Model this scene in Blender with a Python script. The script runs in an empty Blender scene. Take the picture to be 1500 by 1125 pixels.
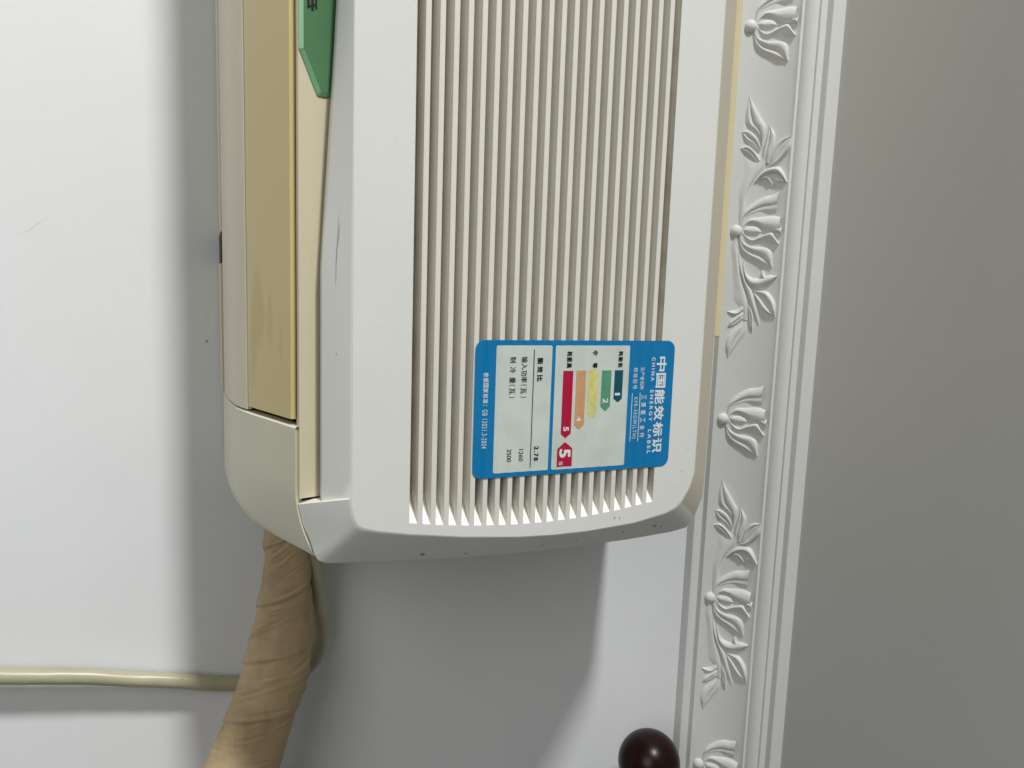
import bpy, bmesh, math, random
from mathutils import Vector, Matrix, noise
random.seed(7)
scene = bpy.context.scene
COL = scene.collection
MM = 0.001

# Working frame in millimetres: x along the wall (to the right in the room),
# y = 520 at the wall falling towards the room, z up.  The unit hangs 2.2 m up.
def V(x, y, z):
    return Vector((x * MM, (y - 520.0) * MM, (z + 2200.0) * MM))

# ------------------------------------------------------------------ camera
cam_d = bpy.data.cameras.new('camera')
cam = bpy.data.objects.new('camera', cam_d)
COL.objects.link(cam)
cam_d.sensor_fit = 'HORIZONTAL'
cam_d.sensor_width = 36.0
cam_d.lens = 36.0 * 1100.0 / 1500.0
cam_d.clip_start = 0.01
cam_d.clip_end = 50.0
R = Matrix(((-0.03331548, -0.99083799, -0.13088223),
            (-0.37357137, 0.13380842, -0.91789964),
            (0.92700297, 0.01831359, -0.37460659)))      # columns: camera right, up, back (phone held on its side)
mw = R.to_4x4()
mw.translation = V(0, 0, 0)
cam.matrix_world = mw
scene.camera = cam

# ------------------------------------------------------------------ light
world = bpy.data.worlds.new('World')
scene.world = world
world.use_nodes = True
bg = world.node_tree.nodes['Background']
bg.inputs[0].default_value = (0.83, 0.955, 1.0, 1)
bg.inputs[1].default_value = 0.078

def area(name, loc, target, size, energy, col):
    d = bpy.data.lights.new(name, 'AREA')
    d.shape = 'DISK'
    d.size = size
    d.energy = energy
    d.color = col
    o = bpy.data.objects.new(name, d)
    COL.objects.link(o)
    o.location = loc
    o.rotation_euler = (target - loc).to_track_quat('-Z', 'Y').to_euler()
    return o
area('ceiling_lamp', V(-2150, 520 - 1380, 390), V(-1150, 520 - 680, -1510), 0.36, 102.0, (0.995, 1.0, 0.985))
area('floor_bounce_fill', V(-1000, 520 - 1900, -1300), V(0, 430, 100), 1.5, 17.0, (1.0, 0.985, 0.93))  # added fill lamp, standing in for light bounced up from the unseen floor

scene.view_settings.view_transform = 'Standard'
scene.view_settings.look = 'None'
scene.view_settings.exposure = 0.0
scene.view_settings.gamma = 1.0

# ------------------------------------------------------------------ materials
def new_mat(name, col, rough=0.5, spec=0.5, mottle=0.05, mscale=30.0, bump=0.0, bscale=400.0, coat=0.0,
            tint=None, tscale=6.0):
    m = bpy.data.materials.new(name)
    m.use_nodes = True
    nt = m.node_tree
    b = nt.nodes['Principled BSDF']
    b.inputs['Roughness'].default_value = rough
    b.inputs['Specular IOR Level'].default_value = spec
    b.inputs['Coat Weight'].default_value = coat
    tc = nt.nodes.new('ShaderNodeTexCoord')
    n = nt.nodes.new('ShaderNodeTexNoise')
    n.inputs['Scale'].default_value = mscale
    n.inputs['Detail'].default_value = 6
    nt.links.new(tc.outputs['Object'], n.inputs['Vector'])
    mix = nt.nodes.new('ShaderNodeMix')
    mix.data_type = 'RGBA'
    c2 = tint if tint else tuple(c * (1 - mottle * 2.2) for c in col)
    mix.inputs[6].default_value = (*[min(1, c * (1 + mottle * .6)) for c in col], 1)
    mix.inputs[7].default_value = (*c2, 1)
    mr = nt.nodes.new('ShaderNodeMapRange')
    mr.inputs[1].default_value = 0.35
    mr.inputs[2].default_value = 0.75
    nt.links.new(n.outputs['Fac'], mr.inputs[0])
    nt.links.new(mr.outputs[0], mix.inputs[0])
    nt.links.new(mix.outputs[2], b.inputs['Base Color'])
    if bump > 0:
        n2 = nt.nodes.new('ShaderNodeTexNoise')
        n2.inputs['Scale'].default_value = bscale
        n2.inputs['Detail'].default_value = 4
        nt.links.new(tc.outputs['Object'], n2.inputs['Vector'])
        bp = nt.nodes.new('ShaderNodeBump')
        bp.inputs['Strength'].default_value = bump
        bp.inputs['Distance'].default_value = 0.001
        nt.links.new(n2.outputs['Fac'], bp.inputs['Height'])
        nt.links.new(bp.outputs[0], b.inputs['Normal'])
    m['mix'] = mix.name
    return m

def add_layer(m, col, fac_builder):
    """lays one more colour over a material where fac_builder's mask says so"""
    nt = m.node_tree
    b = nt.nodes['Principled BSDF']
    src = b.inputs['Base Color'].links[0].from_socket
    mix = nt.nodes.new('ShaderNodeMix')
    mix.data_type = 'RGBA'
    nt.links.new(src, mix.inputs[6])
    mix.inputs[7].default_value = (*col, 1)
    nt.links.new(fac_builder(nt), mix.inputs[0])
    nt.links.new(mix.outputs[2], b.inputs['Base Color'])

def specks(scale, lo, hi, amount, seed=0.0, stretch=(1, 1, 1)):
    def f(nt):
        tc = nt.nodes.new('ShaderNodeTexCoord')
        mp = nt.nodes.new('ShaderNodeMapping')
        mp.inputs['Location'].default_value = (seed, seed * 1.7, seed * .6)
        mp.inputs['Scale'].default_value = stretch
        nt.links.new(tc.outputs['Object'], mp.inputs[0])
        n = nt.nodes.new('ShaderNodeTexNoise')
        n.inputs['Scale'].default_value = scale
        n.inputs['Detail'].default_value = 3
        nt.links.new(mp.outputs[0], n.inputs['Vector'])
        mr = nt.nodes.new('ShaderNodeMapRange')
        mr.inputs[1].default_value = lo
        mr.inputs[2].default_value = hi
        mr.inputs[4].default_value = amount
        nt.links.new(n.outputs['Fac'], mr.inputs[0])
        return mr.outputs[0]
    return f

def soft_patch(centre, radii, edge, amount, wob=0.35, wscale=60.0):
    """a soft irregular mark or painted reflection round one point (object space)"""
    def f(nt):
        tc = nt.nodes.new('ShaderNodeTexCoord')
        n = nt.nodes.new('ShaderNodeTexNoise')
        n.inputs['Scale'].default_value = wscale
        n.inputs['Detail'].default_value = 3
        nt.links.new(tc.outputs['Object'], n.inputs['Vector'])
        sub = nt.nodes.new('ShaderNodeVectorMath'); sub.operation = 'SUBTRACT'
        nt.links.new(tc.outputs['Object'], sub.inputs[0])
        sub.inputs[1].default_value = centre
        dv = nt.nodes.new('ShaderNodeVectorMath'); dv.operation = 'DIVIDE'
        nt.links.new(sub.outputs[0], dv.inputs[0])
        dv.inputs[1].default_value = radii
        ln = nt.nodes.new('ShaderNodeVectorMath'); ln.operation = 'LENGTH'
        nt.links.new(dv.outputs[0], ln.inputs[0])
        ma = nt.nodes.new('ShaderNodeMath'); ma.operation = 'MULTIPLY_ADD'
        nt.links.new(n.outputs['Fac'], ma.inputs[0])
        ma.inputs[1].default_value = wob * 4
        nt.links.new(ln.outputs['Value'], ma.inputs[2])
        mr = nt.nodes.new('ShaderNodeMapRange')
        mr.inputs[1].default_value = 1.0 + wob * 2 + edge
        mr.inputs[2].default_value = 1.0 + wob * 2 - edge
        mr.inputs[3].default_value = 0.0
        mr.inputs[4].default_value = amount
        nt.links.new(ma.outputs[0], mr.inputs[0])
        return mr.outputs[0]
    return f

M = {}
M['wall'] = new_mat('wall_paint', (0.775, 0.785, 0.80), .72, .28, .018, 7.0, .08, 330)
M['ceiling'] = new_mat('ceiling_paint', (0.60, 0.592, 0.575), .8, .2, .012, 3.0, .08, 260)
M['plaster'] = new_mat('painted_plaster', (0.72, 0.725, 0.71), .6, .3, .015, 12.0, .10, 500)
M['panel'] = new_mat('front_plastic', (0.735, 0.735, 0.70), .42, .4, .012, 14.0, .05, 1500)
add_layer(M['panel'], (0.22, 0.21, 0.20), specks(420, .75, .78, .3, 2.3))
M['panel_taupe'] = new_mat('front_plastic_taupe', (0.60, 0.55, 0.44), .45, .4, .02, 14.0, .05, 1500)
M['rib'] = new_mat('rib_plastic', (0.74, 0.715, 0.65), .45, .4, .015, 25.0)
M['ramp'] = new_mat('lit_slot_plastic', (0.80, 0.79, 0.75), .45, .4, .01, 25.0)  # whiter for the slot ends: the lamplight they catch is put into the colour
M['slot'] = new_mat('slot_plastic', (0.66, 0.62, 0.54), .6, .3, .06, 60.0)
add_layer(M['slot'], (0.30, 0.26, 0.19), specks(55, .48, .80, .55, 7.7))
M['shell'] = new_mat('aged_shell_plastic', (0.65, 0.615, 0.48), .38, .45, .03, 14.0, .03, 1200)
add_layer(M['shell'], (0.20, 0.19, 0.16), specks(420, .74, .77, .5, 5.1))
M['louver_cream'] = new_mat('cream_louver_plastic', (0.64, 0.58, 0.44), .38, .45, .02, 10.0)
M['louver_yellow'] = new_mat('yellowed_louver_plastic', (0.63, 0.51, 0.225), .28, .5, .03, 8.0)
M['strip'] = new_mat('yellowed_strip_plastic', (0.62, 0.555, 0.395), .45, .4, .03, 9.0, .03, 1200)
add_layer(M['strip'], (0.33, 0.30, 0.24), specks(300, .66, .76, .30, 1.7, (.6, 1, 2.0)))
M['trim'] = new_mat('yellow_trim_plastic', (0.70, 0.61, 0.38), .45, .4, .02, 9.0)
M['dark'] = new_mat('dark_cavity', (0.012, 0.011, 0.010), .8, .2, .1, 20.0)
M['rust'] = new_mat('brown_bracket_metal', (0.035, 0.022, 0.012), .6, .3, .2, 80.0)
M['green'] = new_mat('green_tinted_plastic', (0.082, 0.195, 0.088), .18, .5, .05, 40.0)
M['green_edge'] = new_mat('green_bevel_plastic', (0.20, 0.44, 0.25), .2, .6, .03, 40.0)
M['ink'] = new_mat('black_ink', (0.012, 0.012, 0.013), .5, .3, .05, 200.0)
M['lbl_blue'] = new_mat('label_blue_print', (0.001, 0.185, 0.44), .30, .45, .03, 60.0)
M['lbl_white'] = new_mat('label_pale_print', (0.60, 0.66, 0.61), .42, .4, .05, 70.0, .05, 200)
M['lbl_ink_white'] = new_mat('white_print', (0.74, 0.80, 0.80), .4, .4, .02, 60.0)
M['lbl_teal'] = new_mat('teal_print', (0.003, 0.085, 0.115), .4, .4, .04, 80.0)
M['lbl_green'] = new_mat('green_print', (0.095, 0.31, 0.175), .4, .4, .05, 300.0)
M['lbl_yellow'] = new_mat('yellow_print', (0.70, 0.65, 0.22), .4, .4, .08, 400.0)
M['lbl_orange'] = new_mat('orange_print', (0.61, 0.34, 0.165), .4, .4, .05, 300.0)
M['lbl_red'] = new_mat('crimson_print', (0.44, 0.006, 0.045), .4, .4, .04, 80.0)
M['tape'] = new_mat('tan_wrapping_tape', (0.48, 0.355, 0.205), .5, .35, .10, 28.0, .22, 330)
add_layer(M['tape'], (0.23, 0.145, 0.06), specks(45, .52, .72, .35, 4.0, (1.0, 1, 2.2)))
M['cord'] = new_mat('greenish_cord_sheath', (0.43, 0.41, 0.28), .35, .5, .06, 40.0)
add_layer(M['cord'], (0.17, 0.14, 0.08), specks(110, .68, .72, .6, 3.1))
M['wood'] = new_mat('dark_lacquered_wood', (0.013, 0.004, 0.003), .30, .22, .2, 60.0, 0, 0, 0)
M['scuff'] = new_mat('grey_scuff', (0.30, 0.27, 0.26), .7, .2, .2, 300.0)
M['dirt'] = new_mat('dark_dirt', (0.30, 0.295, 0.285), .8, .2, .2, 500.0)

# ------------------------------------------------------------------ object helpers
def link(name, me, mat=None, parent=None, smooth=False):
    o = bpy.data.objects.new(name, me)
    COL.objects.link(o)
    if mat is not None and not me.materials:
        me.materials.append(mat)
    if smooth:
        for p in me.polygons:
            p.use_smooth = True
    if parent is not None:
        o.parent = parent
        o.matrix_parent_inverse = Matrix.Identity(4)
        off = Vector((0, 0, 0))
        q = parent
        while q is not None:
            off += q.location
            q = q.parent
        me.transform(Matrix.Translation(-off))
    return o

def mesh(name, verts, faces, mat=None, parent=None, smooth=False, mats=None, fm=None, auto=None, outward=True):
    me = bpy.data.meshes.new(name)
    me.from_pydata([tuple(v) for v in verts], [], faces)
    bm = bmesh.new(); bm.from_mesh(me)
    bmesh.ops.remove_doubles(bm, verts=bm.verts, dist=1e-7)
    if outward:
        bmesh.ops.recalc_face_normals(bm, faces=bm.faces)
    bm.to_mesh(me); bm.free()
    if mats:
        for m_ in mats: me.materials.append(m_)
        if fm:
            for p, i in zip(me.polygons, fm): p.material_index = i
    o = link(name, me, mat, parent, smooth)
    if auto is not None:
        me.shade_smooth() if hasattr(me, 'shade_smooth') else None
        for p in me.polygons: p.use_smooth = True
        try:
            me.set_sharp_from_angle(angle=math.radians(auto))
        except Exception:
            pass
    return o

def thing(name, label, cat, loc, group=None):
    o = bpy.data.objects.new(name, None)
    COL.objects.link(o)
    o.empty_display_size = .02
    o.location = loc
    o['label'] = label
    o['category'] = cat
    if group: o['group'] = group
    return o

def box_vf(x0, x1, y0, y1, z0, z1):
    v = [V(x, y, z) for x in (x0, x1) for y in (y0, y1) for z in (z0, z1)]
    f = [(0, 1, 3, 2), (4, 6, 7, 5), (0, 4, 5, 1), (2, 3, 7, 6), (0, 2, 6, 4), (1, 5, 7, 3)]
    return v, f

def box(name, x0, x1, y0, y1, z0, z1, mat, parent, bevel=0.0):
    v, f = box_vf(x0, x1, y0, y1, z0, z1)
    o = mesh(name, v, f, mat, parent)
    if bevel:
        bm = bmesh.new(); bm.from_mesh(o.data)
        bmesh.ops.bevel(bm, geom=list(bm.edges), offset=bevel * MM, segments=2, affect='EDGES', profile=.5)
        bm.to_mesh(o.data); bm.free()
    return o

def grid_faces(nu, nv, close_v=False):
    f = []
    for i in range(nu - 1):
        for j in range(nv - 1 + (1 if close_v else 0)):
            a = i * nv + j; b = i * nv + (j + 1) % nv
            f.append((a, b, b + nv, a + nv))
    return f

def prism(name, prof, x0, x1, mat, parent, auto=35, closed=True, xs=None):
    """profile of (y, z) pairs run along x, capped"""
    xs = xs or [x0, x1]
    n = len(prof)
    v = [V(x, y, z) for x in xs for (y, z) in prof]
    f = grid_faces(len(xs), n, closed)
    if closed:
        f.append(tuple(range(n))[::-1]); f.append(tuple(range((len(xs) - 1) * n, len(xs) * n)))
    return mesh(name, v, f, mat, parent, auto=auto)

def interp(tab, t):
    if t <= tab[0][0]: return tab[0][1]
    for (a, b), (c, d) in zip(tab, tab[1:]):
        if t <= c: return b + (d - b) * (t - a) / (c - a)
    return tab[-1][1]

def smooth_interp(tab, t):
    if t <= tab[0][0]: return tab[0][1]
    for (a, b), (c, d) in zip(tab, tab[1:]):
        if t <= c:
            u = (t - a) / (c - a); u = u * u * (3 - 2 * u)
            return b + (d - b) * u
    return tab[-1][1]

def catmull(pts, n):
    P = [Vector(p) for p in pts]
    P = [P[0] * 2 - P[1]] + P + [P[-1] * 2 - P[-2]]
    seg = len(P) - 3
    d = [0]
    for i in range(seg): d.append(d[-1] + (P[i + 2] - P[i + 1]).length)
    out = []
    for k in range(n):
        s = d[-1] * k / (n - 1)
        i = 0
        while i < seg - 1 and s > d[i + 1]: i += 1
        u = (s - d[i]) / max(1e-9, d[i + 1] - d[i])
        a, b, c, e = P[i:i + 4]
        out.append(.5 * ((2 * b) + (c - a) * u + (2 * a - 5 * b + 4 * c - e) * u * u + (3 * b - a - 3 * c + e) * u ** 3))
    return out

# ------------------------------------------------------------------ the setting: wall and ceiling
def sheet(name, quad, mat):
    o = mesh(name, quad, [(0, 1, 2, 3)], mat, None, outward=False)
    o['kind'] = 'structure'
    return o
XW0, XW1 = -1500, 1500
ZC = 379.45 + 65.9
w = sheet('wall', [V(XW0, 520, -1900), V(XW1, 520, -1900), V(XW1, 520, ZC + 5), V(XW0, 520, ZC + 5)], M['wall'])
M['hairline'] = new_mat('wall_hairline', (0.60, 0.605, 0.60), .8, .2, .05, 300.0)
def hairline(pts, wd):
    v = []
    for i, (x, z) in enumerate(pts):
        ww = wd * (1 - abs(2 * i / (len(pts) - 1) - 1)) + .03
        v += [V(x - ww * .8, 519.95, z - ww * .6), V(x + ww * .8, 519.95, z + ww * .6)]
    o = mesh('hairline_crack', v, [(2 * i, 2 * i + 2, 2 * i + 3, 2 * i + 1) for i in range(len(pts) - 1)], M['hairline'], w, outward=False)
hairline([(-19.5, -101), (-20.8, -98.6), (-22.0, -95.6), (-24.2, -93.3), (-26.7, -90.2), (-28.1, -87.9), (-30.8, -85.1)], .16)
hairline([(44.0, -110.8), (45.2, -109.9), (46.0, -108.6)], .14)
hairline([(66.4, -99.6), (67.2, -98.9), (68.6, -98.5)], .12)
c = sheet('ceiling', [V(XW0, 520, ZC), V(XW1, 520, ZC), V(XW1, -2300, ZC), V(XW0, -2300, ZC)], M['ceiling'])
add_layer(M['wall'], (0.30, 0.28, 0.24), soft_patch(V(42.5, 520, -.5), (.0011, .01, .0008), .4, .8, .05, 300))

# ------------------------------------------------------------------ crown moulding with plaster relief
Z0 = 379.45
P0, Q0, P1, Q1, SAG = 15.1, 7.8, 45.8, 38.4, 4.5
LCH = math.hypot(P1 - P0, Q1 - Q0)
RAD = (LCH * LCH / 4 + SAG * SAG) / (2 * SAG)
NX = math.sqrt(.5)
CP, CQ = (P0 + P1) / 2 + NX * (RAD - SAG), (Q0 + Q1) / 2 - NX * (RAD - SAG)
A0 = math.atan2(Q0 - CQ, P0 - CP); A1 = math.atan2(Q1 - CQ, P1 - CP)
if A0 < 0: A0 += 2 * math.pi
if A1 < 0: A1 += 2 * math.pi
def frieze(s, h):
    """s millimetres up the hollow of the moulding, h proud of it -> (out from wall, up)"""
    a = A0 + (A1 - A0) * s / LCH
    return CP + math.cos(a) * (RAD - h), CQ + math.sin(a) * (RAD - h)
def FV(x, s, h):
    p, q = frieze(s, h)
    return V(x, 520 - p, Z0 + q)

crown = thing('crown_moulding', 'white plaster crown moulding with raised tulips and leaf sprays running between wall and ceiling', 'moulding', V(0, 520, Z0))
def rnd(p, q, r, d0, d1, n=3):
    """small rounding of a corner at (p,q) between directions d0 (in) and d1 (out)"""
    a = Vector((p, q)) - Vector(d0) * r; b = Vector((p, q)); c_ = Vector((p, q)) + Vector(d1) * r
    out = []
    for k in range(n + 1):
        t = k / n
        out.append(tuple(a * (1 - t) ** 2 + b * 2 * t * (1 - t) + c_ * t * t))
    return out
UP, OUT = (0, 1), (1, 0)
prof = [(-2, 0)] + rnd(9.6, 0, 1.0, OUT, UP) + rnd(9.6, 7.8, .7, UP, OUT)[0:1] + [(9.9, 7.6), (10.6, 7.8)] + [(14.2, 7.9)]
prof += [frieze(LCH * k / 16, 0) for k in range(0, 17)]
prof += rnd(47.0, 38.4, .6, OUT, UP) + rnd(47.0, 41.2, .6, UP, (-1, 0))
for k in range(0, 9):                       # small ovolo
    t = k / 8 * math.pi / 2
    prof.append((45.9 + 8.0 * math.sin(t) ** 1.0 , 41.3 + 7.0 * (1 - math.cos(t))))
prof += [(53.9, 48.4)] + rnd(56.0, 48.4, .6, OUT, UP) + [(56.0, 54.1)] + rnd(62.1, 54.1, .8, OUT, UP) + [(62.1, 66.5), (-2, 66.5)]
xs = [-1500 + 100 * k for k in range(31)]
body = prism('cornice_body', [(520 - p, Z0 + q) for p, q in prof], 0, 0, M['plaster'], crown, auto=28, xs=xs)

MOUND = [(0, -.5), (.10, .45), (.28, .85), (.5, 1), (.72, .85), (.9, .45), (1, -.5)]
HI_A = [(0, -.5), (.05, .75), (.16, 1), (.32, .80), (.6, .5), (.85, .25), (1, -.4)]         # crest along edge A
HI_B = [(1 - t, h) for t, h in HI_A][::-1]
CUP = [(0, -.5), (.06, .8), (.22, 1), (.42, .78), (.50, .30), (.58, .42), (.67, .78), (.76, .55), (.9, .1), (1, -.4)]
VEIN = [(0, -.5), (.08, .5), (.28, .95), (.46, .9), (.54, .42), (.62, .62), (.74, .66), (.86, .35), (1, -.45)]
HOLLOW = [(0, -.5), (.08, .75), (.2, 1), (.34, .7), (.44, .28), (.52, .55), (.60, .5), (.70, .28), (.80, .8), (.90, .8), (1, -.4)]
LOW = [(0, -.3), (.18, .10), (.4, .5), (.65, .95), (.84, .85), (.95, .3), (1, -.4)]

def petal_mesh(name, ea, eb, hmax, pr, nt=18, nw=17, t0=.45, t1=.25):
    A = catmull([(x, s, 0) for x, s in ea], nt)
    B = catmull([(x, s, 0) for x, s in eb], nt)
    v = []
    for i in range(nt):
        t = i / (nt - 1)
        env = smooth_interp([(0, t0), (.3, 1), (.75, 1), (1, t1)], t)
        for j in range(nw):
            q = j / (nw - 1)
            p = A[i].lerp(B[i], q)
            h = hmax * .86 * env * interp(pr, q)
            v.append(FV(p.x, p.y, max(h, -.4)))
    f = grid_faces(nt, nw)
    me = bpy.data.meshes.new(name)
    me.from_pydata([tuple(a) for a in v], [], f)
    me.materials.append(M['plaster'])
    for p in me.polygons: p.use_smooth = True
    return me

BED = [(0, -.3), (.05, .55), (.14, .95), (.3, 1), (.7, 1), (.86, .95), (.95, .55), (1, -.3)]
TULIP = [
 ('petal', [(-5.9,10.4),(-12.9,11.6),(-19.4,16.8),(-25.0,25.4),(-25.6,30.5)], [(4.8,10.0),(14.3,11.8),(20.3,16.8),(23.6,22.9),(24.6,30.0)], 1.7, BED, .5, .1),
 ('petal', [(-6.1,10.6),(-13.5,11.3),(-20.4,16.3),(-26.7,25.0),(-28.4,32.2),(-30.6,37.5)], [(-4.8,11.5),(-9.0,14.0),(-11.3,16.9),(-13.1,25.9),(-13.0,33.3),(-12.7,36.5)], 3.2, VEIN, .4, .75),
 ('petal', [(-4.9,11.6),(-10.3,17.0),(-12.0,26.0),(-12.4,34.6),(-11.2,40.1)], [(-2.6,12.0),(-6.1,18.5),(-4.0,24.1),(-.2,29.3),(2.3,42.0)], 4.2, MOUND, .45, .8),
 ('petal', [(.4,11.9),(4.7,16.2),(6.7,21.2),(3.7,26.5),(1.2,31.9),(1.4,35.6),(10.0,40.8)], [(3.1,10.6),(8.7,15.8),(11.0,22.1),(12.1,27.1),(11.3,32.6),(10.5,35.7),(10.1,40.8)], 4.4, HI_A, .5, .6),
 ('petal', [(4.5,10.3),(9.4,14.7),(12.1,22.8),(12.8,31.5),(16.8,35.5),(27.9,36.6)], [(5.0,9.6),(15.1,11.2),(21.3,16.1),(24.9,22.4),(26.7,28.7),(28.2,36.4)], 4.0, CUP, .5, .45),
 ('bud', [(-1.6,12.1),(-3.9,15.6),(-4.9,19.8),(-3.4,24.1),(.8,27.5)], [(-1.6,12.1),(2.2,14.2),(3.9,18.6),(3.2,22.8),(.8,27.5)], 4.0, MOUND, .4, .3),
 ('frill', [(-1.4,36.7),(-2.8,39.8),(-2.5,42.1)], [(-.4,36.8),(.5,39.4),(3.0,42.1)], 3.6, MOUND, .6, .7),
]
SPRAY = [
 ('leaf', [(-103.4,10.2),(-93.0,16.2),(-84.0,21.8),(-80.2,24.1),(-72.9,23.6),(-65.6,22.0)], [(-103.4,10.2),(-90.9,7.4),(-82.1,7.8),(-78.4,13.7),(-76.1,17.7),(-70.0,21.3)], 3.6, CUP, .25, .6),
 ('leaf', [(-76.6,6.6),(-77.8,11.6),(-73.1,17.6),(-64.9,21.4)], [(-76.6,6.6),(-69.5,8.6),(-65.8,14.6),(-60.8,20.6)], 3.2, CUP, .3, .6),
 ('leaf', [(-63.9,6.4),(-66.0,11.0),(-62.0,16.9),(-55.2,21.5)], [(-63.9,6.4),(-61.4,8.8),(-58.4,12.9),(-51.6,19.5)], 3.2, CUP, .3, .6),
 ('leaf', [(-81.1,26.5),(-74.6,30.9),(-68.0,31.4),(-60.8,29.8),(-52.0,28.3)], [(-81.1,26.5),(-75.0,24.9),(-67.8,22.9),(-61.1,22.1),(-54.5,22.1)], 3.4, CUP, .3, .6),
 ('leaf', [(-71.5,44.1),(-63.1,44.0),(-57.0,40.3),(-52.3,34.8),(-50.2,27.7)], [(-71.5,44.1),(-70.1,36.3),(-65.0,31.7),(-57.8,30.0),(-50.2,27.7)], 3.2, HOLLOW, .4, .4),
 ('leaf', [(-38.9,18.6),(-44.1,21.8),(-47.7,25.8),(-50.0,33.5),(-46.9,38.9),(-37.2,43.5)], [(-37.8,19.0),(-41.1,22.7),(-44.2,28.2),(-44.1,35.4),(-40.6,40.2),(-37.1,43.1)], 4.2, MOUND, .4, .5),
 ('leaf', [(-40.7,21.3),(-42.1,25.5),(-41.2,29.1),(-36.6,32.4)], [(-35.4,18.5),(-39.3,23.7),(-38.0,28.5),(-31.0,32.9)], 3.4, HI_A, .4, .3),
 ('leaf', [(-41.1,32.0),(-40.1,35.7),(-38.0,42.3)], [(-38.8,32.9),(-36.4,36.8),(-37.1,42.3)], 2.8, HI_A, .4, .4),
 ('leaf', [(22.4,15.1),(31.6,16.6),(36.3,22.0),(36.3,28.6),(33.9,34.3),(34.9,40.9)], [(30.0,13.8),(41.6,19.5),(44.6,26.3),(42.7,32.8),(39.6,37.8),(35.5,41.1)], 3.8, MOUND, .3, .5),
 ('leaf', [(36.3,29.0),(32.9,28.7),(30.2,29.6)], [(36.0,32.3),(33.6,31.3),(30.3,29.8)], 3.2, MOUND, .9, .3),
 ('leaf', [(46.9,23.1),(46.5,29.3),(47.7,35.4),(54.0,40.5),(60.8,42.2),(67.3,42.2)], [(47.5,23.2),(53.0,26.1),(59.8,30.3),(63.8,35.1),(65.2,39.0),(67.3,42.2)], 3.6, HOLLOW, .4, .4),
 ('leaf', [(16.4,9.7),(30.2,11.8),(44.0,16.7),(55.5,21.2),(65.5,25.2),(74.2,29.9)], [(14.8,10.0),(37.8,17.0),(46.9,23.1),(56.1,26.3),(65.3,28.8),(74.2,30.0)], 3.0, MOUND, .2, .25),
 ('leaf', [(56.8,19.8),(62.5,23.5),(67.8,25.3),(74.9,25.3),(80.0,25.1)], [(57.2,19.5),(65.7,20.6),(71.9,21.9),(76.5,23.4),(80.0,25.1)], 2.8, CUP, .3, .4),
 ('leaf', [(63.9,5.2),(63.1,9.2),(60.9,13.5),(52.5,18.0)], [(64.2,5.2),(65.8,8.6),(66.0,13.0),(61.1,18.6)], 2.4, HI_B, .5, .3),
 ('leaf', [(76.6,6.0),(71.8,7.2),(67.3,11.7),(62.7,18.0)], [(77.0,6.0),(76.3,10.1),(73.5,14.3),(68.9,18.8)], 2.6, VEIN, .5, .3),
 ('leaf', [(101.9,8.1),(92.5,5.2),(84.5,6.2),(78.8,10.3),(72.1,17.9)], [(101.9,8.1),(97.0,11.5),(89.6,16.2),(81.4,20.8),(70.4,20.7)], 2.8, VEIN, .4, .4),
]
STEM_UP = ([(-60.2,19.8),(-59.8,15.7),(-56.9,9.1),(-47.2,9.4),(-37.4,7.9),(-29.8,7.0),(-20.8,7.4),(-10.9,8.0),(-2.7,9.0)],
           [(-53.3,27.4),(-48.4,26.4),(-44.1,21.8),(-37.4,17.2),(-32.2,14.8),(-24.6,13.1),(-15.6,12.7),(-7.2,11.0),(-2.4,10.0)])
STEM_DN = ([(3.0,6.5),(11.9,3.5),(22.7,5.2),(35.8,6.2),(47.5,7.0),(55.3,7.9),(60.6,12.7),(70,15.5)],
           [(3.0,8.5),(11.8,8.8),(18.7,10.2),(30.2,12.4),(41.8,15.6),(49.4,18.6),(56.4,20.4),(71,21.5)])
def ball_mesh(name, s0, r):
    v = []; n, k = 10, 20
    for i in range(n + 1):
        a = i / n * math.pi / 2
        for j in range(k):
            b = j / k * 2 * math.pi
            v.append(FV(math.cos(b) * r * math.cos(a), s0 + math.sin(b) * r * math.cos(a) * .95, -.4 + (r * .85) * math.sin(a)))
    me = bpy.data.meshes.new(name)
    me.from_pydata([tuple(q) for q in v], [], grid_faces(n + 1, k, True))
    me.materials.append(M['plaster'])
    for p in me.polygons: p.use_smooth = True
    return me
tul = [(n, petal_mesh(n, a, b, h, p, t0=t0, t1=t1)) for n, a, b, h, p, t0, t1 in TULIP]
spr = [(n, petal_mesh(n, a, b, h, p, t0=t0, t1=t1)) for n, a, b, h, p, t0, t1 in SPRAY]
stem_u = petal_mesh('leaf_stem', STEM_UP[0], STEM_UP[1], 2.3, LOW, 24, 13, .6, .8)
stem_d = petal_mesh('leaf_stem', STEM_DN[0], STEM_DN[1], 2.0, LOW, 24, 13, .8, .6)
ball = ball_mesh('relief_tulip', 7.6, 4.9)
base = crown.location.copy()
def put(name, me, x, parent_obj, parent_x):
    o = bpy.data.objects.new(name, me)
    COL.objects.link(o)
    o.parent = parent_obj
    o.location = (Vector(((x) * MM, 0, 0)) - base) if parent_obj is crown else Vector(((x - parent_x) * MM, 0, 0))
    return o
for k in range(-3, 4):
    xa, xb = 104.1 + 308.3 * k, -48.6 + 307.6 * k
    fl = put('relief_tulip', ball, xa, crown, 0)
    for n, me in tul: put(n, me, xa, fl, xa)
    sp = put('relief_spray', stem_u, xb, crown, 0)
    put('leaf_stem', stem_d, xb, sp, xb)
    for n, me in spr: put(n, me, xb, sp, xb)
    fl = put('relief_tulip', ball, xb, crown, 0)
    for n, me in tul: put(n, me, xb, fl, xb)

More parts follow.
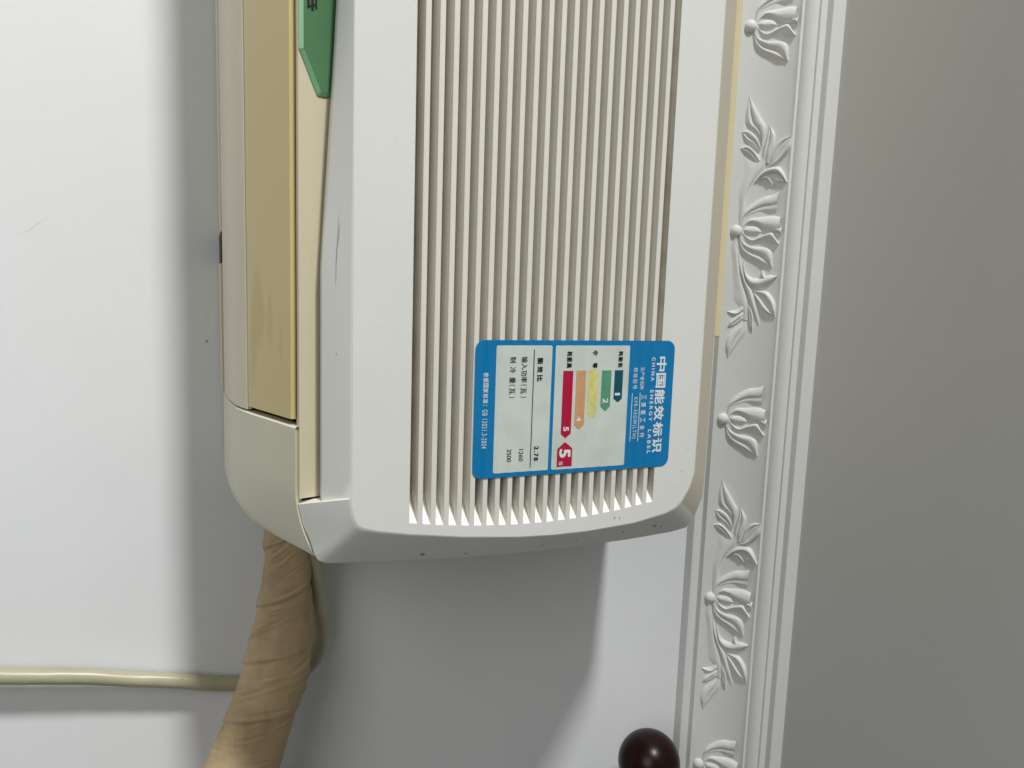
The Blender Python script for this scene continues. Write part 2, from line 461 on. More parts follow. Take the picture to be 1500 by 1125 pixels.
# ------------------------------------------------------------------ the air conditioner
XC = -268.0                                   # middle of the unit
def mir(x): return 2 * XC - x
ac = thing('air_conditioner', 'yellowed white wall air conditioner with ribbed front and blue energy sticker', 'air conditioner', V(XC, 519, 8.2))

# rear casing, air outlet, mounting plate
prism('rear_casing', [(351.5, 60), (351.5, 256), (409, 304), (519.3, 304), (519.3, 16), (462, 16), (400, 30), (358, 46)], mir(131.5), 131.5, M['shell'], ac)
prism('air_outlet', [(460.5, 13.5), (400, 24.5), (352.2, 42), (352.4, 45), (401, 29), (460.5, 15.6)], mir(70), 70, M['dark'], ac)
box('rear_lip', mir(66.8), -24.5, 460.5, 519.2, 7.7, 15.2, M['louver_cream'], ac, .6)
box('rear_lip', -6.6, 66.8, 460.5, 519.2, 7.2, 15.2, M['louver_cream'], ac, .6)
box('mounting_bracket', -24.0, -7.0, 461, 518.5, 7.9, 15.4, M['rust'], ac)

# moulded bottom shell: the two end caps either side of the louvers
PB = [(347.6, 36.0), (356, 32.6), (365, 29.0), (380, 22.7), (390, 18.7), (400, 15.2), (408, 12.8), (419, 10.9), (430, 9.6), (447, 8.5), (458, 7.8), (519, 8.9)]
def zb(y): return interp(PB, y)
def shell_cap(flip):
    rows = [67.4, 68.0, 74, 82, 90, 97, 102, 107, 112, 116, 120, 124, 127, 129.5, 131.3, 132.4, 133.0]
    fx = (lambda x: mir(x)) if flip else (lambda x: x)
    ys = [347.6 + (458 - 347.6) * k / 28 for k in range(29)] + [475, 495, 519]
    v = []
    for x in rows:
        rim = 0.0
        for y in ys:
            k = min(1, max(0, (y - 352) / 80.0))
            lift = (1 - k) * 9.0 * max(0, (x - 97) / 33.0) ** 1.9 + k * 9.5 * max(0, (x - 109) / 23.0) ** 2.2
            if x > 129: lift += (x - 129) ** 2 * 1.0
            if x < 67.6: lift += .7
            z = zb(y) + lift
            v.append(V(fx(x), y, z))
    n = len(ys)
    f = grid_faces(len(rows), n)
    m0 = len(v)                                 # turned-in wall at the louver cut, and at the front seam
    for y in ys: v.append(V(fx(67.4), max(y, 352.5 if y < 349 else y), zb(y) + 6.5))
    for j in range(n - 1): f.append((j, m0 + j, m0 + j + 1, j + 1))
    m1 = len(v)
    for i, x in enumerate(rows):
        p = v[i * n]
        v.append(p + Vector((0, .0042, .0030)))
    for i in range(len(rows) - 1): f.append((i * n, (i + 1) * n, m1 + i + 1, m1 + i))
    m2 = len(v)                                 # end wall
    for j, y in enumerate(ys): v.append(V(fx(133.0), y, 60))
    e = (len(rows) - 1) * n
    for j in range(n - 1): f.append((e + j, e + j + 1, m2 + j + 1, m2 + j))
    return mesh('bottom_shell', v, f, M['shell'], ac, auto=40)
cap = shell_cap(False); shell_cap(True)

# louvers: a cream rear vane and a yellowed front vane, sunk a little and ended short of the cap
def louver(name, ya, yb, mat, xend, off=.55, lipz=0):
    ys = [ya + (yb - ya) * k / 14 for k in range(15)]
    prof = [(y, zb(y) + off) for y in ys]
    prof[0] = (prof[0][0], prof[0][1] + .25); prof[-1] = (prof[-1][0], prof[-1][1] + .4)
    prof = [(ya, zb(ya) + off + 2.6)] + prof + [(yb, zb(yb) + off + 2.6)]
    return prism(name, prof, mir(xend), xend, mat, ac, auto=40)
louver('vent_louver', 394.6, 458.6, M['louver_cream'], 66.4, .35)
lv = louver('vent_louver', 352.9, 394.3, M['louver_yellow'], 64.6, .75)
lv['label'] = 'yellowed front louver with a painted brown reflection near its end'

# cream display strip between louver and front panel
strip = prism('display_strip', [(349.6, 37.5), (347.9, 38.0), (351.2, 50.0), (352.4, 60), (356, 60), (356, 37.6)], mir(101.2), 101.2, M['strip'], ac, auto=30)

# green indicator window, bevelled, tucked half under the panel
def indicator():
    y0 = 346.3
    out = [(-190, 38.3), (-97.0, 38.4), (-95.6, 39.2), (-79.6, 46.2), (-79.0, 47.0), (-79.0, 57.5), (-190, 57.5)]
    inn = [(-190, 40.2), (-97.3, 40.3), (-96.7, 40.8), (-81.4, 47.6), (-80.9, 48.2), (-80.9, 57.5), (-190, 57.5)]
    def yy(z, d): return 347.9 + (z - 38.0) * .275 - d
    n = len(out)
    v = [V(x, yy(z, .05), z) for x, z in out] + [V(x, yy(z, .5), z) for x, z in out] + [V(x, yy(z, 1.5), z) for x, z in inn]
    f = []; fm = []
    for i in range(n - 2):
        f.append((i, i + 1, n + i + 1, n + i)); fm.append(1)
        f.append((n + i, n + i + 1, 2 * n + i + 1, 2 * n + i)); fm.append(1)
    f.append(tuple(range(2 * n, 3 * n))); fm.append(0)
    o = mesh('indicator_window', v, f, None, ac, mats=[M['green'], M['green_edge']], fm=fm)
    vv = []; ff = []
    for (x0, x1, z0, z1) in [(-125, -113.9, 41.9, 43.0), (-125, -113.2, 43.6, 44.7), (-125, -114.2, 45.3, 46.2), (-115.4, -114.6, 43.0, 43.6), (-116.2, -115.2, 44.7, 45.3)]:
        b0 = len(vv)
        for x, z in [(x0, z0), (x1, z0), (x1, z1), (x0, z1)]: vv.append(V(x, yy(z, 1.62), z))
        ff.append((b0, b0 + 1, b0 + 2, b0 + 3))
    mesh('lettering', vv, ff, M['ink'], o)
    return o
indicator()

# ---- front panel: face with a slotted grille, chamfered all round
YF, YO = 330.0, 343.0
FACE = [(97.7, 58.8), (104, 59.6), (107.4, 60.4), (109.4, 61.3), (110.8, 62.6), (111.8, 64.4), (112.6, 67), (113.8, 71), (116.7, 85.7), (120.6, 112.5), (123.4, 141), (124.2, 160), (124.0, 180), (122.1, 207), (118.4, 226), (116, 231.5), (112.8, 235.4), (105.7, 239.9), (97.4, 242.6)]
OUTR = [(103.9, 37.6), (113.4, 39.4), (121.6, 42.7), (127.6, 44.4), (130.6, 45.9), (131.8, 48.6), (132.3, 53), (132.6, 60), (133.8, 78), (135.8, 107), (137.0, 138), (137.3, 160), (137.2, 182), (136.4, 212), (134.8, 239), (133.2, 249.4), (127.3, 254.8), (115.8, 259.4), (104, 260.0)]
ODEEP = {0: 18.3, 1: 18.2, 2: 17.6, 3: 16.4, 4: 15.4, 5: 14.4, 6: 13.8}          # the lower corner runs back to the shell's seam
def xface(z): return interp([(b, a) for a, b in FACE], z)
END = [(84.9, 111.4), (98.8, 113.6), (115.9, 115.5), (137.2, 117.0), (155.7, 117.3), (174.8, 116.6), (194.6, 114.7), (217.5, 111.6)]
def xend(z): return smooth_interp(END, z) if False else interp(END, z)
def kink(x):                                   # lower edge of the panel sweeps up towards the middle
    d = (-5 - x)
    return 47.4 + min(8.0, max(0, d) * .0625)
N_SLOT = 21
ZG0, ZG1 = 85.4, 217.5
PIT = (ZG1 - ZG0) / (N_SLOT - .41)             # the run ends on a slot
RIBW = .41 * PIT
SLOTS = [(ZG0 + k * PIT, ZG0 + k * PIT + PIT - RIBW) for k in range(N_SLOT)]
DEEP = 11.0
KDY = [(0, 0), (.035, .12), (.09, .75), (.5, 6.4), (.93, 12.3), (1, 13.4)]
front = None
def front_panel():
    v, f, taupe_faces = [], [], []
    def quad(*p):
        b = len(v); v.extend(p); f.append(tuple(range(b, b + len(p))))
    # lower and upper plain bands of the face (each up to the grille), both ends included
    lower = [(a, b) for a, b in FACE if b < ZG0]
    upper = [(a, b) for a, b in FACE if b > ZG1]
    loop = [(mir(a), b) for a, b in lower[::-1]] ; loop = loop[::-1]
    # lower band, triangulated as strips in z
    zs = sorted(set([b for a, b in lower] + [ZG0]))
    for za, zb_ in zip(zs, zs[1:]):
        xa, xb = xface(za), xface(zb_)
        quad(V(mir(xa), YF, za), V(xa, YF, za), V(xb, YF, zb_), V(mir(xb), YF, zb_))
    zs = sorted(set([ZG1] + [b for a, b in upper]))
    for za, zb_ in zip(zs, zs[1:]):
        xa, xb = xface(za), xface(zb_)
        quad(V(mir(xa), YF, za), V(xa, YF, za), V(xb, YF, zb_), V(mir(xb), YF, zb_))
    # plain ends beyond the slots
    zs = sorted(set([z for s in SLOTS for z in s] + [b for a, b in FACE if ZG0 < b < ZG1]))
    for za, zb_ in zip(zs, zs[1:]):
        for fx in (lambda x: x, mir):
            quad(V(fx(xend(za)), YF, za), V(fx(xface(za)), YF, za), V(fx(xface(zb_)), YF, zb_), V(fx(xend(zb_)), YF, zb_))
    # chamfer
    R1 = FACE; R2 = OUTR
    def ring(k):                                # k = 0 face edge .. 1 outer edge, lightly rounded at the face
        pts = []
        for (a, b), (c_, d) in zip(R1, R2):
            pts.append((a + (c_ - a) * k, b + (d - b) * k))
        return pts
    ks = KDY
    bot = [(x, x) for x in (-140, -100, -60, -30, -12, -4, 20, 60, 88)] + [(97.2, 101.7)]
    rows = []
    for k, dy in ks:
        row = []
        rr = ring(k)
        fac = [ODEEP.get(i_, 13.4) / 13.4 for i_ in range(len(rr))]
        botR = [(x + (xo - x) * k, 58.75 + (kink(x) - 58.75) * k) for x, xo in bot]
        midx = [(x, 58.75 + (kink(x) - 58.75) * k) for x in (-268, -230, -180)]
        botR = midx + botR
        left = [(mir(x), z) for x, z in botR[::-1][:-1]]
        seq = [(mir(x), z) for x, z in rr[::-1]] + left + botR + rr
        sf = fac[::-1] + [1] * (len(left) + len(botR)) + fac
        # corner step: last bottom point drops into the solid corner
        row = [V(x, YF + dy * q, z) for (x, z), q in zip(seq, sf)]
        rows.append(row)
    back = []
    for p in rows[-1]:
        back.append(p + Vector((0, .0055, 0)))
    rows.append(back)
    n = len(rows[0]); b0 = len(v)
    for r in rows: v.extend(r)
    for i in range(len(rows) - 1):
        for j in range(n):
            jj = (j + 1) % n
            f.append((b0 + i * n + j, b0 + i * n + jj, b0 + (i + 1) * n + jj, b0 + (i + 1) * n + j))
            # the upper bevel, in a darker and warmer plastic tone
            if i >= 1 and (j >= n - 3 or j < 2 or (j + 1) % n == 0 ): taupe_faces.append(len(f) - 1)
    o = mesh('front_panel', v, f, None, ac, auto=30, mats=[M['panel'], M['panel_taupe']], fm=[1 if i_ in set(taupe_faces) else 0 for i_ in range(len(f))])
    yf = (YF - 520) * MM - ac.location.y
    for p in o.data.polygons:                   # the flat face stays flat; only its edge is rounded
        if all(abs(o.data.vertices[i].co.y - yf) < 1e-6 for i in p.vertices): p.use_smooth = False
    return o
front = front_panel()

# slots: floor and the sloped end of every slot, one sheet behind the ribs
def grille_tray():
    v, f = [], []
    for (za, zb_) in SLOTS:
        for sgn, fx in ((1, lambda x: x), (-1, mir)):
            b = len(v)
            za_, zc_ = za - .9, zb_ + .9          # tucked under the ribs
            v += [V(fx(xend(za)), YF + .02, za), V(fx(xend(zb_)), YF + .02, zb_), V(fx(xend(zb_) - 12.0), YF + DEEP, zb_), V(fx(xend(za) - 12.0), YF + DEEP, za)]
            f.append((b, b + 1, b + 2, b + 3))
        b = len(v)
        v += [V(mir(xend(za) - 12.0), YF + DEEP, za), V(xend(za) - 12.0, YF + DEEP, za), V(xend(zb_) - 12.0, YF + DEEP, zb_), V(mir(xend(zb_) - 12.0), YF + DEEP, zb_)]
        f.append((b, b + 1, b + 2, b + 3))
    # the two long side walls where the run of slots begins and ends
    for z in (ZG0, ZG1):
        b = len(v)
        v += [V(mir(xend(z)), YF + .02, z), V(xend(z), YF + .02, z), V(xend(z), YF + DEEP, z), V(mir(xend(z)), YF + DEEP, z)]
        f.append((b, b + 1, b + 2, b + 3))
    fm = []
    for k in range(len(f)): fm.append(1 if k < 3 * N_SLOT and k % 3 < 2 else 0)
    return mesh('slot_tray', v, f, None, front, outward=False, mats=[M['slot'], M['ramp']], fm=fm)
grille_tray()
for k in range(N_SLOT - 1):
    z0, z1 = SLOTS[k][1], SLOTS[k + 1][0]
    e = .35
    pr = [(YF + DEEP + .5, z0 - .12), (YF + e, z0), (YF + e * .3, z0 + e * .3), (YF, z0 + e), (YF, z1 - e), (YF + e * .3, z1 - e * .3), (YF + e, z1), (YF + DEEP + .5, z1 + .12)]
    v = []; n = len(pr)
    for side in (0, 1):
        for (y, z) in pr:
            x = xend(min(max(z, z0), z1))
            v.append(V(mir(x) if side == 0 else x, y, z))
    f = grid_faces(2, n, True)
    mesh('rib', v, f, M['rib'], front, auto=30)

# cream trim showing above the panel's top edge
box('top_trim', mir(25.6), 25.6, 351.7, 361.5, 262.0, 270.5, M['trim'], ac, .7)

# ---- energy sticker
LX, LZ, LYF = 26.0, 116.0, 329.72
def wave(a, b):
    z = LZ + b
    ph = (z - ZG0 - (PIT - RIBW)) / PIT
    if z > ZG1: return 0.0
    return .20 * math.cos(2 * math.pi * (ph - .18)) + .035 * math.sin(a * .21 + b * .13)
def LV(a, b, lay):
    return V(LX + a, LYF - .075 * lay - wave(a, b), LZ + b)
def rrect(a0, a1, b0, b1, r, n=6):
    out = []
    for cx, cy, t in ((a1 - r, b1 - r, 0), (a0 + r, b1 - r, 90), (a0 + r, b0 + r, 180), (a1 - r, b0 + r, 270)):
        for k in range(n + 1):
            t_ = math.radians(t + 90 * k / n)
            out.append((cx + r * math.cos(t_), cy + r * math.sin(t_)))
    return out
def sliced(poly, step=1.05):
    """a flat outline cut into strips across b so that it can follow the ribs"""
    bm = bmesh.new()
    vs = [bm.verts.new((a, b, 0)) for a, b in poly]
    bm.faces.new(vs)
    b0 = min(p[1] for p in poly); b1 = max(p[1] for p in poly)
    k = b0 + step
    while k < b1 - .02:
        bmesh.ops.bisect_plane(bm, geom=bm.verts[:] + bm.edges[:] + bm.faces[:], plane_co=(0, k, 0), plane_no=(0, 1, 0))
        k += step
    a0 = min(p[0] for p in poly); a1 = max(p[0] for p in poly)
    k = a0 + 8
    while k < a1 - .5:
        bmesh.ops.bisect_plane(bm, geom=bm.verts[:] + bm.edges[:] + bm.faces[:], plane_co=(k, 0, 0), plane_no=(1, 0, 0))
        k += 8
    return bm
def print_patch(name, poly, lay, mat, parent, thick=False):
    bm = sliced(poly)
    if thick:
        ret = bmesh.ops.extrude_face_region(bm, geom=bm.faces[:])
        for e in ret['geom']:
            if isinstance(e, bmesh.types.BMVert): e.co.z = 1
    me = bpy.data.meshes.new(name)
    for v in bm.verts:
        v.co = LV(v.co.x, v.co.y, lay if not thick or v.co.z > .5 else lay - 2.5)
    bmesh.ops.recalc_face_normals(bm, faces=bm.faces)
    bm.to_mesh(me); bm.free()
    if me.polygons and not thick:
        if me.polygons[0].normal.y > 0:
            me.flip_normals()
    return link(name, me, mat, parent, smooth=not thick)
lab = print_patch('energy_label', rrect(0, 66.6, -.4, 109.5, 4.6, 8), 0, M['lbl_blue'], ac, True)
lab['label'] = 'blue energy sticker with coloured grade bars over the ribs'
print_patch('print_panel', rrect(2.5, 64.5, 41.1, 82.5, .9), 1, M['lbl_white'], lab)
print_patch('print_panel', rrect(2.5, 64.4, 10.2, 39.1, .9), 1, M['lbl_white'], lab)
def bar(a1, tip, b0, b1, mat, a0=15.0):
    m_ = (b0 + b1) / 2
    print_patch('grade_bar', [(a0, b0), (a1, b0), (tip, m_ - .2), (tip, m_ + .2), (a1, b1), (a0, b1)], 2, mat, lab)
bar(29.6, 31.4, 74.4, 79.3, M['lbl_teal'])
bar(33.4, 35.6, 67.1, 72.5, M['lbl_green'])
def fuzzy_bar():
    """the worn yellow bar: its edge has bled, so its outline is ragged"""
    rr = random.Random(3); lo, hi = [], []
    a = 14.6
    while a < 37.4:
        lo.append((a, 59.7 + rr.uniform(-.28, .3))); hi.append((a, 64.9 + rr.uniform(-.3, .28))); a += .6
    end = [(37.9, 60.3), (38.5, 61.0), (38.9, 61.3), (39.4, 61.9), (39.2, 62.5), (39.5, 62.9), (38.7, 63.6), (38.2, 64.2)]
    print_patch('grade_bar', lo + end + hi[::-1], 2, M['lbl_yellow'], lab)
fuzzy_bar()
bar(42.5, 44.6, 52.7, 58.0, M['lbl_orange'])
bar(46.5, 48.7, 45.4, 50.9, M['lbl_red'])
print_patch('grade_pointer', [(63.2, 43.9), (63.2, 52.2), (54.0, 52.2), (50.9, 48.4), (50.9, 47.8), (54.0, 43.9)], 2, M['lbl_red'], lab)

def text(body, a0, a1, b0, b1, lay, mat, bold=0.0, sp=1.0):
    """one run of lettering fitted to its place; bold = extra stroke width in mm"""
    cu = bpy.data.curves.new('lettering', 'FONT')
    cu.body = body
    cu.size = 1.0
    cu.space_character = sp
    cu.resolution_u = 3
    ob = bpy.data.objects.new('lettering_source', cu)
    COL.objects.link(ob)
    dg = bpy.context.evaluated_depsgraph_get()
    me0 = bpy.data.meshes.new_from_object(ob.evaluated_get(dg))
    bpy.data.objects.remove(ob)
    xs_ = [v.co.x for v in me0.vertices]; ys_ = [v.co.y for v in me0.vertices]
    x0, x1, y0, y1 = min(xs_), max(xs_), min(ys_), max(ys_)
    h = bold / 2
    shifts = [(0, 0)] if bold <= 0 else [(0, 0), (h, 0), (-h, 0), (0, h * .8), (0, -h * .8), (h * .7, h * .6), (-h * .7, h * .6), (h * .7, -h * .6), (-h * .7, -h * .6)]
    vv, ff = [], []
    for i, (da, db) in enumerate(shifts):
        o0 = len(vv)
        for v in me0.vertices:
            a = a0 + h + (a1 - a0 - bold) * (v.co.x - x0) / (x1 - x0) + da
            b = b0 + h + (b1 - b0 - bold) * (v.co.y - y0) / (y1 - y0) + db
            vv.append((a, b, lay + .07 * i))
        for p in me0.polygons:
            ff.append(tuple(o0 + k for k in p.vertices))
    bpy.data.meshes.remove(me0)
    me = bpy.data.meshes.new('lettering')
    me.from_pydata(vv, [], ff)
    bm = bmesh.new(); bm.from_mesh(me)
    k = b0 + .8
    while k < b1:                                # cut fine enough to follow the ribs
        bmesh.ops.bisect_plane(bm, geom=bm.verts[:] + bm.edges[:] + bm.faces[:], plane_co=(0, k, 0), plane_no=(0, 1, 0))
        k += .8
    for v in bm.verts: v.co = LV(v.co.x, v.co.y, v.co.z)
    bm.to_mesh(me); bm.free()
    me.update()
    if me.polygons[0].normal.y > 0: me.flip_normals()
    return link('lettering', me, mat, lab)
WH, BK = M['lbl_ink_white'], M['ink']
def cells(chars, a0, a1, b0, b1, lay, mat, bold=0.0, wid=.92):
    """characters set one to a cell, as in the widely spaced lines of the sticker"""
    n = len(chars); w_ = (a1 - a0) / n
    for i, ch in enumerate(chars):
        if ch != ' ':
            text(ch, a0 + w_ * (i + (1 - wid) / 2), a0 + w_ * (i + 1 - (1 - wid) / 2), b0, b1, lay, mat, bold)
cells('中国能效标识', 7.8, 59.3, 99.0, 104.9, 1, WH, .42, .90)
text('CHINA', 8.5, 20.9, 95.8, 98.0, 1, WH, .16, 1.5)
text('ENERGY', 25.6, 42.0, 95.8, 98.0, 1, WH, .16, 1.5)
text('LABEL', 46.4, 59.2, 95.8, 98.0, 1, WH, .16, 1.5)
cells('生产者名称', 13.5, 25.3, 89.5, 92.0, 1, WH, 0, .93)
cells('三菱重工金羚', 27.2, 51.2, 90.9, 93.9, 1, WH, .06, .62)
cells('规格型号', 13.5, 25.3, 85.4, 87.9, 1, WH, 0, .78)
text('KFR-35GW(LTH)', 29.2, 50.8, 86.2, 88.7, 1, WH, .02, 1.3)
print_patch('underline', [(26.8, 89.7), (52.4, 89.7), (52.4, 90.05), (26.8, 90.05)], 1, WH, lab)
print_patch('underline', [(27.0, 85.2), (52.2, 85.2), (52.2, 85.55), (27.0, 85.55)], 1, WH, lab)
cells('耗能低', 5.1, 13.8, 76.0, 78.7, 2, BK, .26, .88)
text('中', 5.0, 7.3, 61.2, 64.2, 2, BK, .26); text('等', 11.1, 13.8, 61.5, 64.3, 2, BK, .26)
cells('耗能高', 5.2, 13.8, 47.2, 50.1, 2, BK, .26, .88)
text('1', 26.6, 27.9, 75.0, 77.9, 3, WH, .2)
text('2', 29.2, 31.8, 68.2, 71.2, 3, WH, .28)
text('3', 34.0, 36.4, 60.8, 63.7, 3, M['lbl_white'], .2)
text('4', 38.1, 40.6, 53.8, 56.6, 3, WH, .28)
text('5', 42.9, 45.3, 46.7, 49.8, 3, WH, .30)
text('5', 54.2, 58.7, 44.9, 51.3, 3, WH, .75)
text('级', 60.5, 62.5, 44.9, 47.4, 3, WH, 0)
cells('能效比', 7.9, 20.4, 31.3, 34.6, 2, BK, .30, .76)
text('2.78', 52.0, 59.3, 31.2, 33.8, 2, BK, .28, 1.3)
cells('输入功率', 7.7, 20.6, 23.1, 26.2, 2, BK, .07, .90)
text('(', 21.3, 22.0, 22.9, 26.3, 2, BK); text('瓦', 22.9, 25.9, 23.1, 26.0, 2, BK, .07); text(')', 27.0, 27.7, 22.9, 26.3, 2, BK)
text('制', 7.9, 10.8, 17.2, 20.2, 2, BK, .07); text('冷', 12.8, 15.7, 17.2, 20.2, 2, BK, .07); text('量', 17.7, 20.6, 17.2, 20.2, 2, BK, .07)
text('(', 21.3, 22.0, 16.9, 20.4, 2, BK); text('瓦', 22.9, 25.9, 17.2, 20.1, 2, BK, .07); text(')', 27.0, 27.7, 16.9, 20.4, 2, BK)
text('1260', 53.1, 59.1, 23.3, 25.5, 2, BK, .05)
text('3500', 52.8, 59.1, 17.0, 19.3, 2, BK, .05)
print_patch('underline', [(4.4, 29.42), (62.7, 29.42), (62.7, 29.86), (4.4, 29.86)], 2, BK, lab)
cells('依据国家标准', 15.2, 30.2, 4.0, 6.5, 1, WH, .1, .86)
text(':', 30.7, 31.2, 4.2, 6.0, 1, WH)
text('GB 12021.3-2004', 33.0, 51.8, 3.9, 6.4, 1, WH, .03, 1.25)

# ---- scuffs on the plastic
def fleck(pts, mat, parent, name='scuff_mark'):
    n = len(pts)
    return mesh(name, pts, [tuple(range(n))], mat, parent, outward=False)

def chamfer_point(x, k):
    """a spot on the lower bevel of the panel, k from face edge to outer edge, a hair proud"""
    return V(x, YF + interp(KDY, k) - .09, 58.75 + (kink(x) - 58.75) * k - .07)
def end_point(z, k):
    i = max(j for j in range(len(FACE)) if FACE[j][1] <= z); i = min(i, len(FACE) - 2)
    u = (z - FACE[i][1]) / (FACE[i + 1][1] - FACE[i][1])
    fa = Vector(FACE[i]).lerp(Vector(FACE[i + 1]), u); fo = Vector(OUTR[i]).lerp(Vector(OUTR[i + 1]), u)
    p = fa.lerp(fo, k)
    return V(p.x + .06, YF + interp(KDY, k) - .09, p.y)
frnd = random.Random(5)
def blob(fn, u, v, ru, rv, mat):
    n = 9
    pts = []
    for j in range(n):
        a = 2 * math.pi * j / n; r = frnd.uniform(.55, 1.1)
        pts.append(fn(u + ru * r * math.cos(a), v + rv * r * math.sin(a)))
    fleck(pts, mat, front)
def streak(fn, pts, w, mat):
    L_, R_ = [], []
    for i, (u, v) in enumerate(pts):
        ww = w * (1 - abs(2 * i / (len(pts) - 1) - 1)) + w * .15
        L_.append(fn(u, v - ww)); R_.append(fn(u, v + ww))
    vv = L_ + R_; n = len(pts)
    mesh('scuff_mark', vv, [(i, i + 1, n + i + 1, n + i) for i in range(n - 1)], mat, front, outward=False)
streak(chamfer_point, [(-28, .50), (-22, .515), (-17, .52), (-12, .535), (-7, .54), (0, .545), (3, .55)], .010, M['scuff'])
streak(chamfer_point, [(-24, .47), (-20, .478), (-15, .482)], .008, M['scuff'])
blob(chamfer_point, 33, .52, .35, .02, M['dirt'])
for z, k, ru, rv in ((100, .78, 1.3, .055), (121, .80, .7, .045), (158, .62, .6, .04), (176, .55, .8, .03), (202, .46, .9, .05), (219, .50, 1.6, .05), (222, .62, .7, .04), (213, .25, .5, .03)):
    blob(end_point, z, k, ru, rv, M['dirt'])
def face_point(x, z): return V(x, YF - .05, z)
for x, z, r in ((96, 235, .45), (84, 237, .35), (105, 231, .4), (118.6, 195, .8), (119, 198, .6), (-45, 170, .0), (20, 70, .2), (-60, 77, .18)):
    if r: blob(face_point, x, z, r * 1.0, r * .7, M['scuff'] if r > .5 else M['dirt'])
# a reflection painted in brown on the yellowed vane (its mesh is placed from the unit's own origin)
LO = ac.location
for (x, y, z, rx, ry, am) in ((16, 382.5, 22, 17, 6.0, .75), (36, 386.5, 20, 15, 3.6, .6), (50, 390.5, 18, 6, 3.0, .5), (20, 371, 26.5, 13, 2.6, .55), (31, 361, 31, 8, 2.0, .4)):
    add_layer(M['louver_yellow'], (0.53, 0.40, 0.14), soft_patch(V(x, y, z) - LO, (rx * MM, ry * MM, .02), .30, am, .30, 45))

# ------------------------------------------------------------------ pipes and cord
def frames(path):
    out = []
    for i, p in enumerate(path):
        a = path[max(0, i - 1)]; b = path[min(len(path) - 1, i + 1)]
        out.append((b - a).normalized())
    return out
def tube_mesh(name, ctrl, rad_fn, n, k, mat, parent=None, disp=None, ref=Vector((0, 1, 0))):
    path = catmull(ctrl, n)
    tan = frames(path)
    v = []
    for i in range(n):
        t = i / (n - 1)
        side = tan[i].cross(ref).normalized(); up = side.cross(tan[i]).normalized()
        rs, ru = rad_fn(t)
        for j in range(k):
            a = 2 * math.pi * j / k
            d = disp(t, a) if disp else 0
            v.append(path[i] + side * (rs + d) * math.cos(a) * MM + up * (ru + d) * math.sin(a) * MM)
    f = grid_faces(n, k, True)
    f.append(tuple(range(k))[::-1]); f.append(tuple(range((n - 1) * k, n * k)))
    o = mesh(name, v, f, mat, parent, smooth=True)
    return o

PIPE = [(118, 492, 46, 14.5), (150, 490, 46, 14.5), (173, 488, 45.7, 14.6), (190.6, 486, 44.9, 15.2), (212.9, 484, 43.2, 17.6), (231, 480, 41.0, 19.6), (248, 476, 37.2, 20.6), (265.8, 472, 31.4, 20.6), (283.2, 468, 24.6, 21.0), (304.4, 464, 15.6, 22.0), (334.3, 458, 3.0, 23.0), (380, 452, -19, 24), (440, 452, -49, 24), (510, 468, -82, 23), (560, 492, -104, 22), (590, 530, -114, 22)]
PRAD = [r for x, y, z, r in PIPE]
PSEG = [0.0]
for p_, q_ in zip(PIPE, PIPE[1:]): PSEG.append(PSEG[-1] + (Vector(q_[:3]) - Vector(p_[:3])).length)
PLEN = PSEG[-1]
PTAB = [(l / PLEN, r) for l, r in zip(PSEG, PRAD)]
prnd = random.Random(11)
CREASE = []
for k in range(120):
    CREASE.append((k / 120 + prnd.uniform(-.01, .01), prnd.uniform(-2.9, .1), prnd.uniform(.35, .85), prnd.uniform(.15, 1.0) ** 1.5, prnd.uniform(.4, 1.4), prnd.uniform(5, 13)))
def pipe_disp(t, a):
    L = t * PLEN
    d = .8 * noise.noise(Vector((L * .02, math.cos(a) * 1.1, math.sin(a) * 1.1)))
    d += .45 * noise.noise(Vector((L * .16 + a * .9, math.cos(a) * 1.6, math.sin(a) * 1.6)))
    d += .22 * noise.noise(Vector((L * .38 + a * 2.4, math.cos(a) * 2.6, math.sin(a) * 2.6)))
    turn = ((L + (a % (2 * math.pi)) * 6.0) / 38.0) % 1.0      # overlapping turns of tape
    d += 1.1 * (turn if turn < .965 else (1 - turn) / .035 * .965) - .5
    for (tc, ac_, wd, dp, span, sl) in CREASE:
        da = (a - ac_ + math.pi) % (2 * math.pi) - math.pi
        if abs(da) > span: continue
        x = (L - tc * PLEN + da * sl) / (1.15 * wd)
        if -4 < x < 7:
            g = (math.cos(da / span * math.pi) + 1) / 2
            d += 1.05 * g * dp * (-1.5 * math.exp(-x * x) + 1.3 * math.exp(-((x - 2.2) / 1.5) ** 2))
    return d
pipe = tube_mesh('wrapped_pipe', [V(*p_[:3]) for p_ in PIPE], lambda t: (smooth_interp(PTAB, t), smooth_interp(PTAB, t) * .9), 800, 96, M['tape'], None, pipe_disp)
pipe['label'] = 'tan wrinkled tape wrapped pipe coming out beside the air conditioner end'
pipe['category'] = 'pipe'

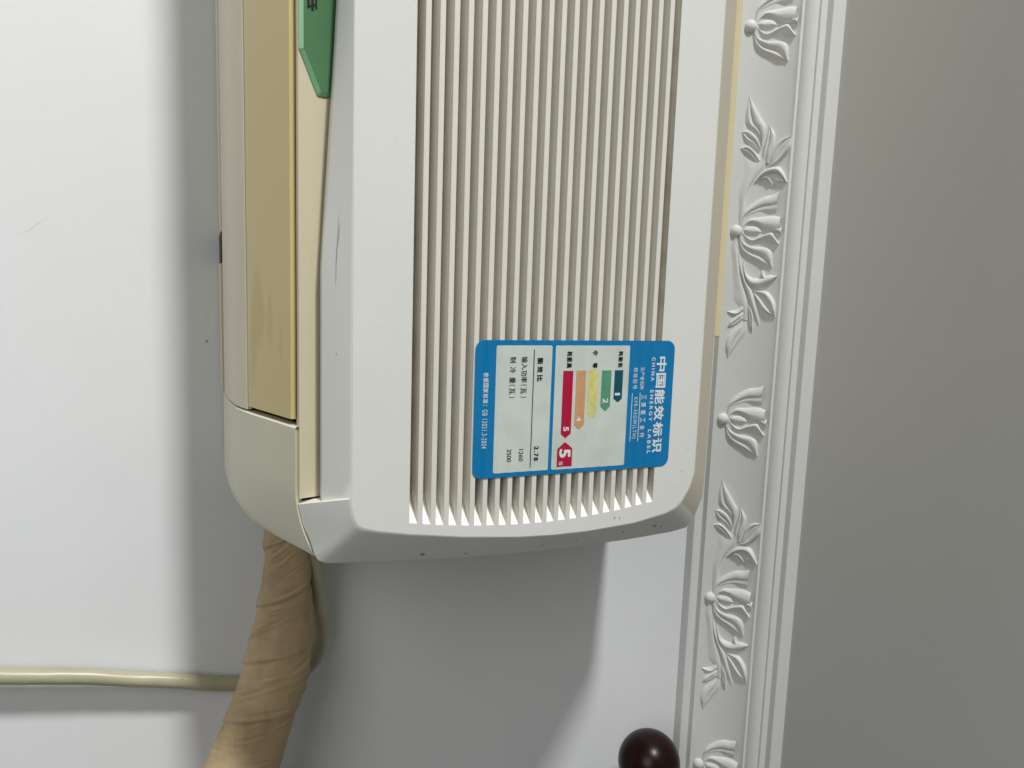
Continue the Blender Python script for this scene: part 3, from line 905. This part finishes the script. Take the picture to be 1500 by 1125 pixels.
CORD = [V(120.0, 470.0, 61.0), V(150.0, 474.0, 62.0), V(172.0, 481.0, 62.7), V(186.6, 488.0, 64.1), V(211.1, 495.0, 66.4), V(233.1, 500.0, 69.3), V(247.1, 504.0, 70.0), V(261.7, 508.0, 66.5), V(271.1, 510.0, 58.4), V(277.2, 510.5, 37.6), V(274.2, 510.5, 13.3), V(270.0, 510.0, -6.0), V(264.3, 509.2, -25.4), V(259.5, 508.6, -46.6), V(254.5, 508.0, -66.3), V(250.3, 507.6, -85.6), V(246.9, 507.4, -104.1), V(243.7, 507.4, -121.2), V(240.2, 507.8, -139.4), V(236.5, 508.2, -160.0), V(231.2, 509.0, -202.8), V(228.7, 510.0, -303.6)]
cord = tube_mesh('power_cord', CORD, lambda t: (5.0, 5.0), 240, 20, M['cord'], None, lambda t, a: .25 * noise.noise(Vector((t * 40, math.cos(a), math.sin(a)))), Vector((.3, .9, .25)))
cord['label'] = 'cream green power cord looping behind the wrapped pipe and running along the bare wall'
cord['category'] = 'cord'

# ------------------------------------------------------------------ curtain rod end
def lathe(name, axis_o, axis_d, prof, k, mat, parent):
    d = axis_d.normalized(); s = d.cross(Vector((0, 0, 1))).normalized(); u = s.cross(d).normalized()
    v = []
    for (l, r) in prof:
        for j in range(k):
            a = 2 * math.pi * j / k
            v.append(axis_o + (d * l + (s * math.cos(a) + u * math.sin(a)) * r) * MM)
    f = grid_faces(len(prof), k, True)
    f.append(tuple(range(k))[::-1]); f.append(tuple(range((len(prof) - 1) * k, len(prof) * k)))
    return mesh(name, v, f, mat, parent, auto=40)
KC = V(374.0, 470, 321)
rod = thing('curtain_rod', 'dark lacquered wood rod end with round finial near the moulding', 'curtain rod', KC)
bp = []
for k in range(0, 25):
    a = math.pi * k / 24
    bp.append((-24.5 * math.cos(a), max(.4, 24.5 * math.sin(a))))
bp = [p for p in bp if p[0] < 19] + [(20, 15.5), (24, 14.5), (26, 17.5), (28, 18.5), (30, 17.5), (31, 13)]
lathe('finial', KC, Vector((1, 0, 0)), bp, 48, M['wood'], rod)
lathe('rod', KC, Vector((1, 0, 0)), [(31, 12), (32, 13), (700, 13), (701, 12)], 32, M['wood'], rod)
box('bracket', 372.5 + 52, 372.5 + 66, 470, 519, 313, 329, M['wood'], rod, 2)
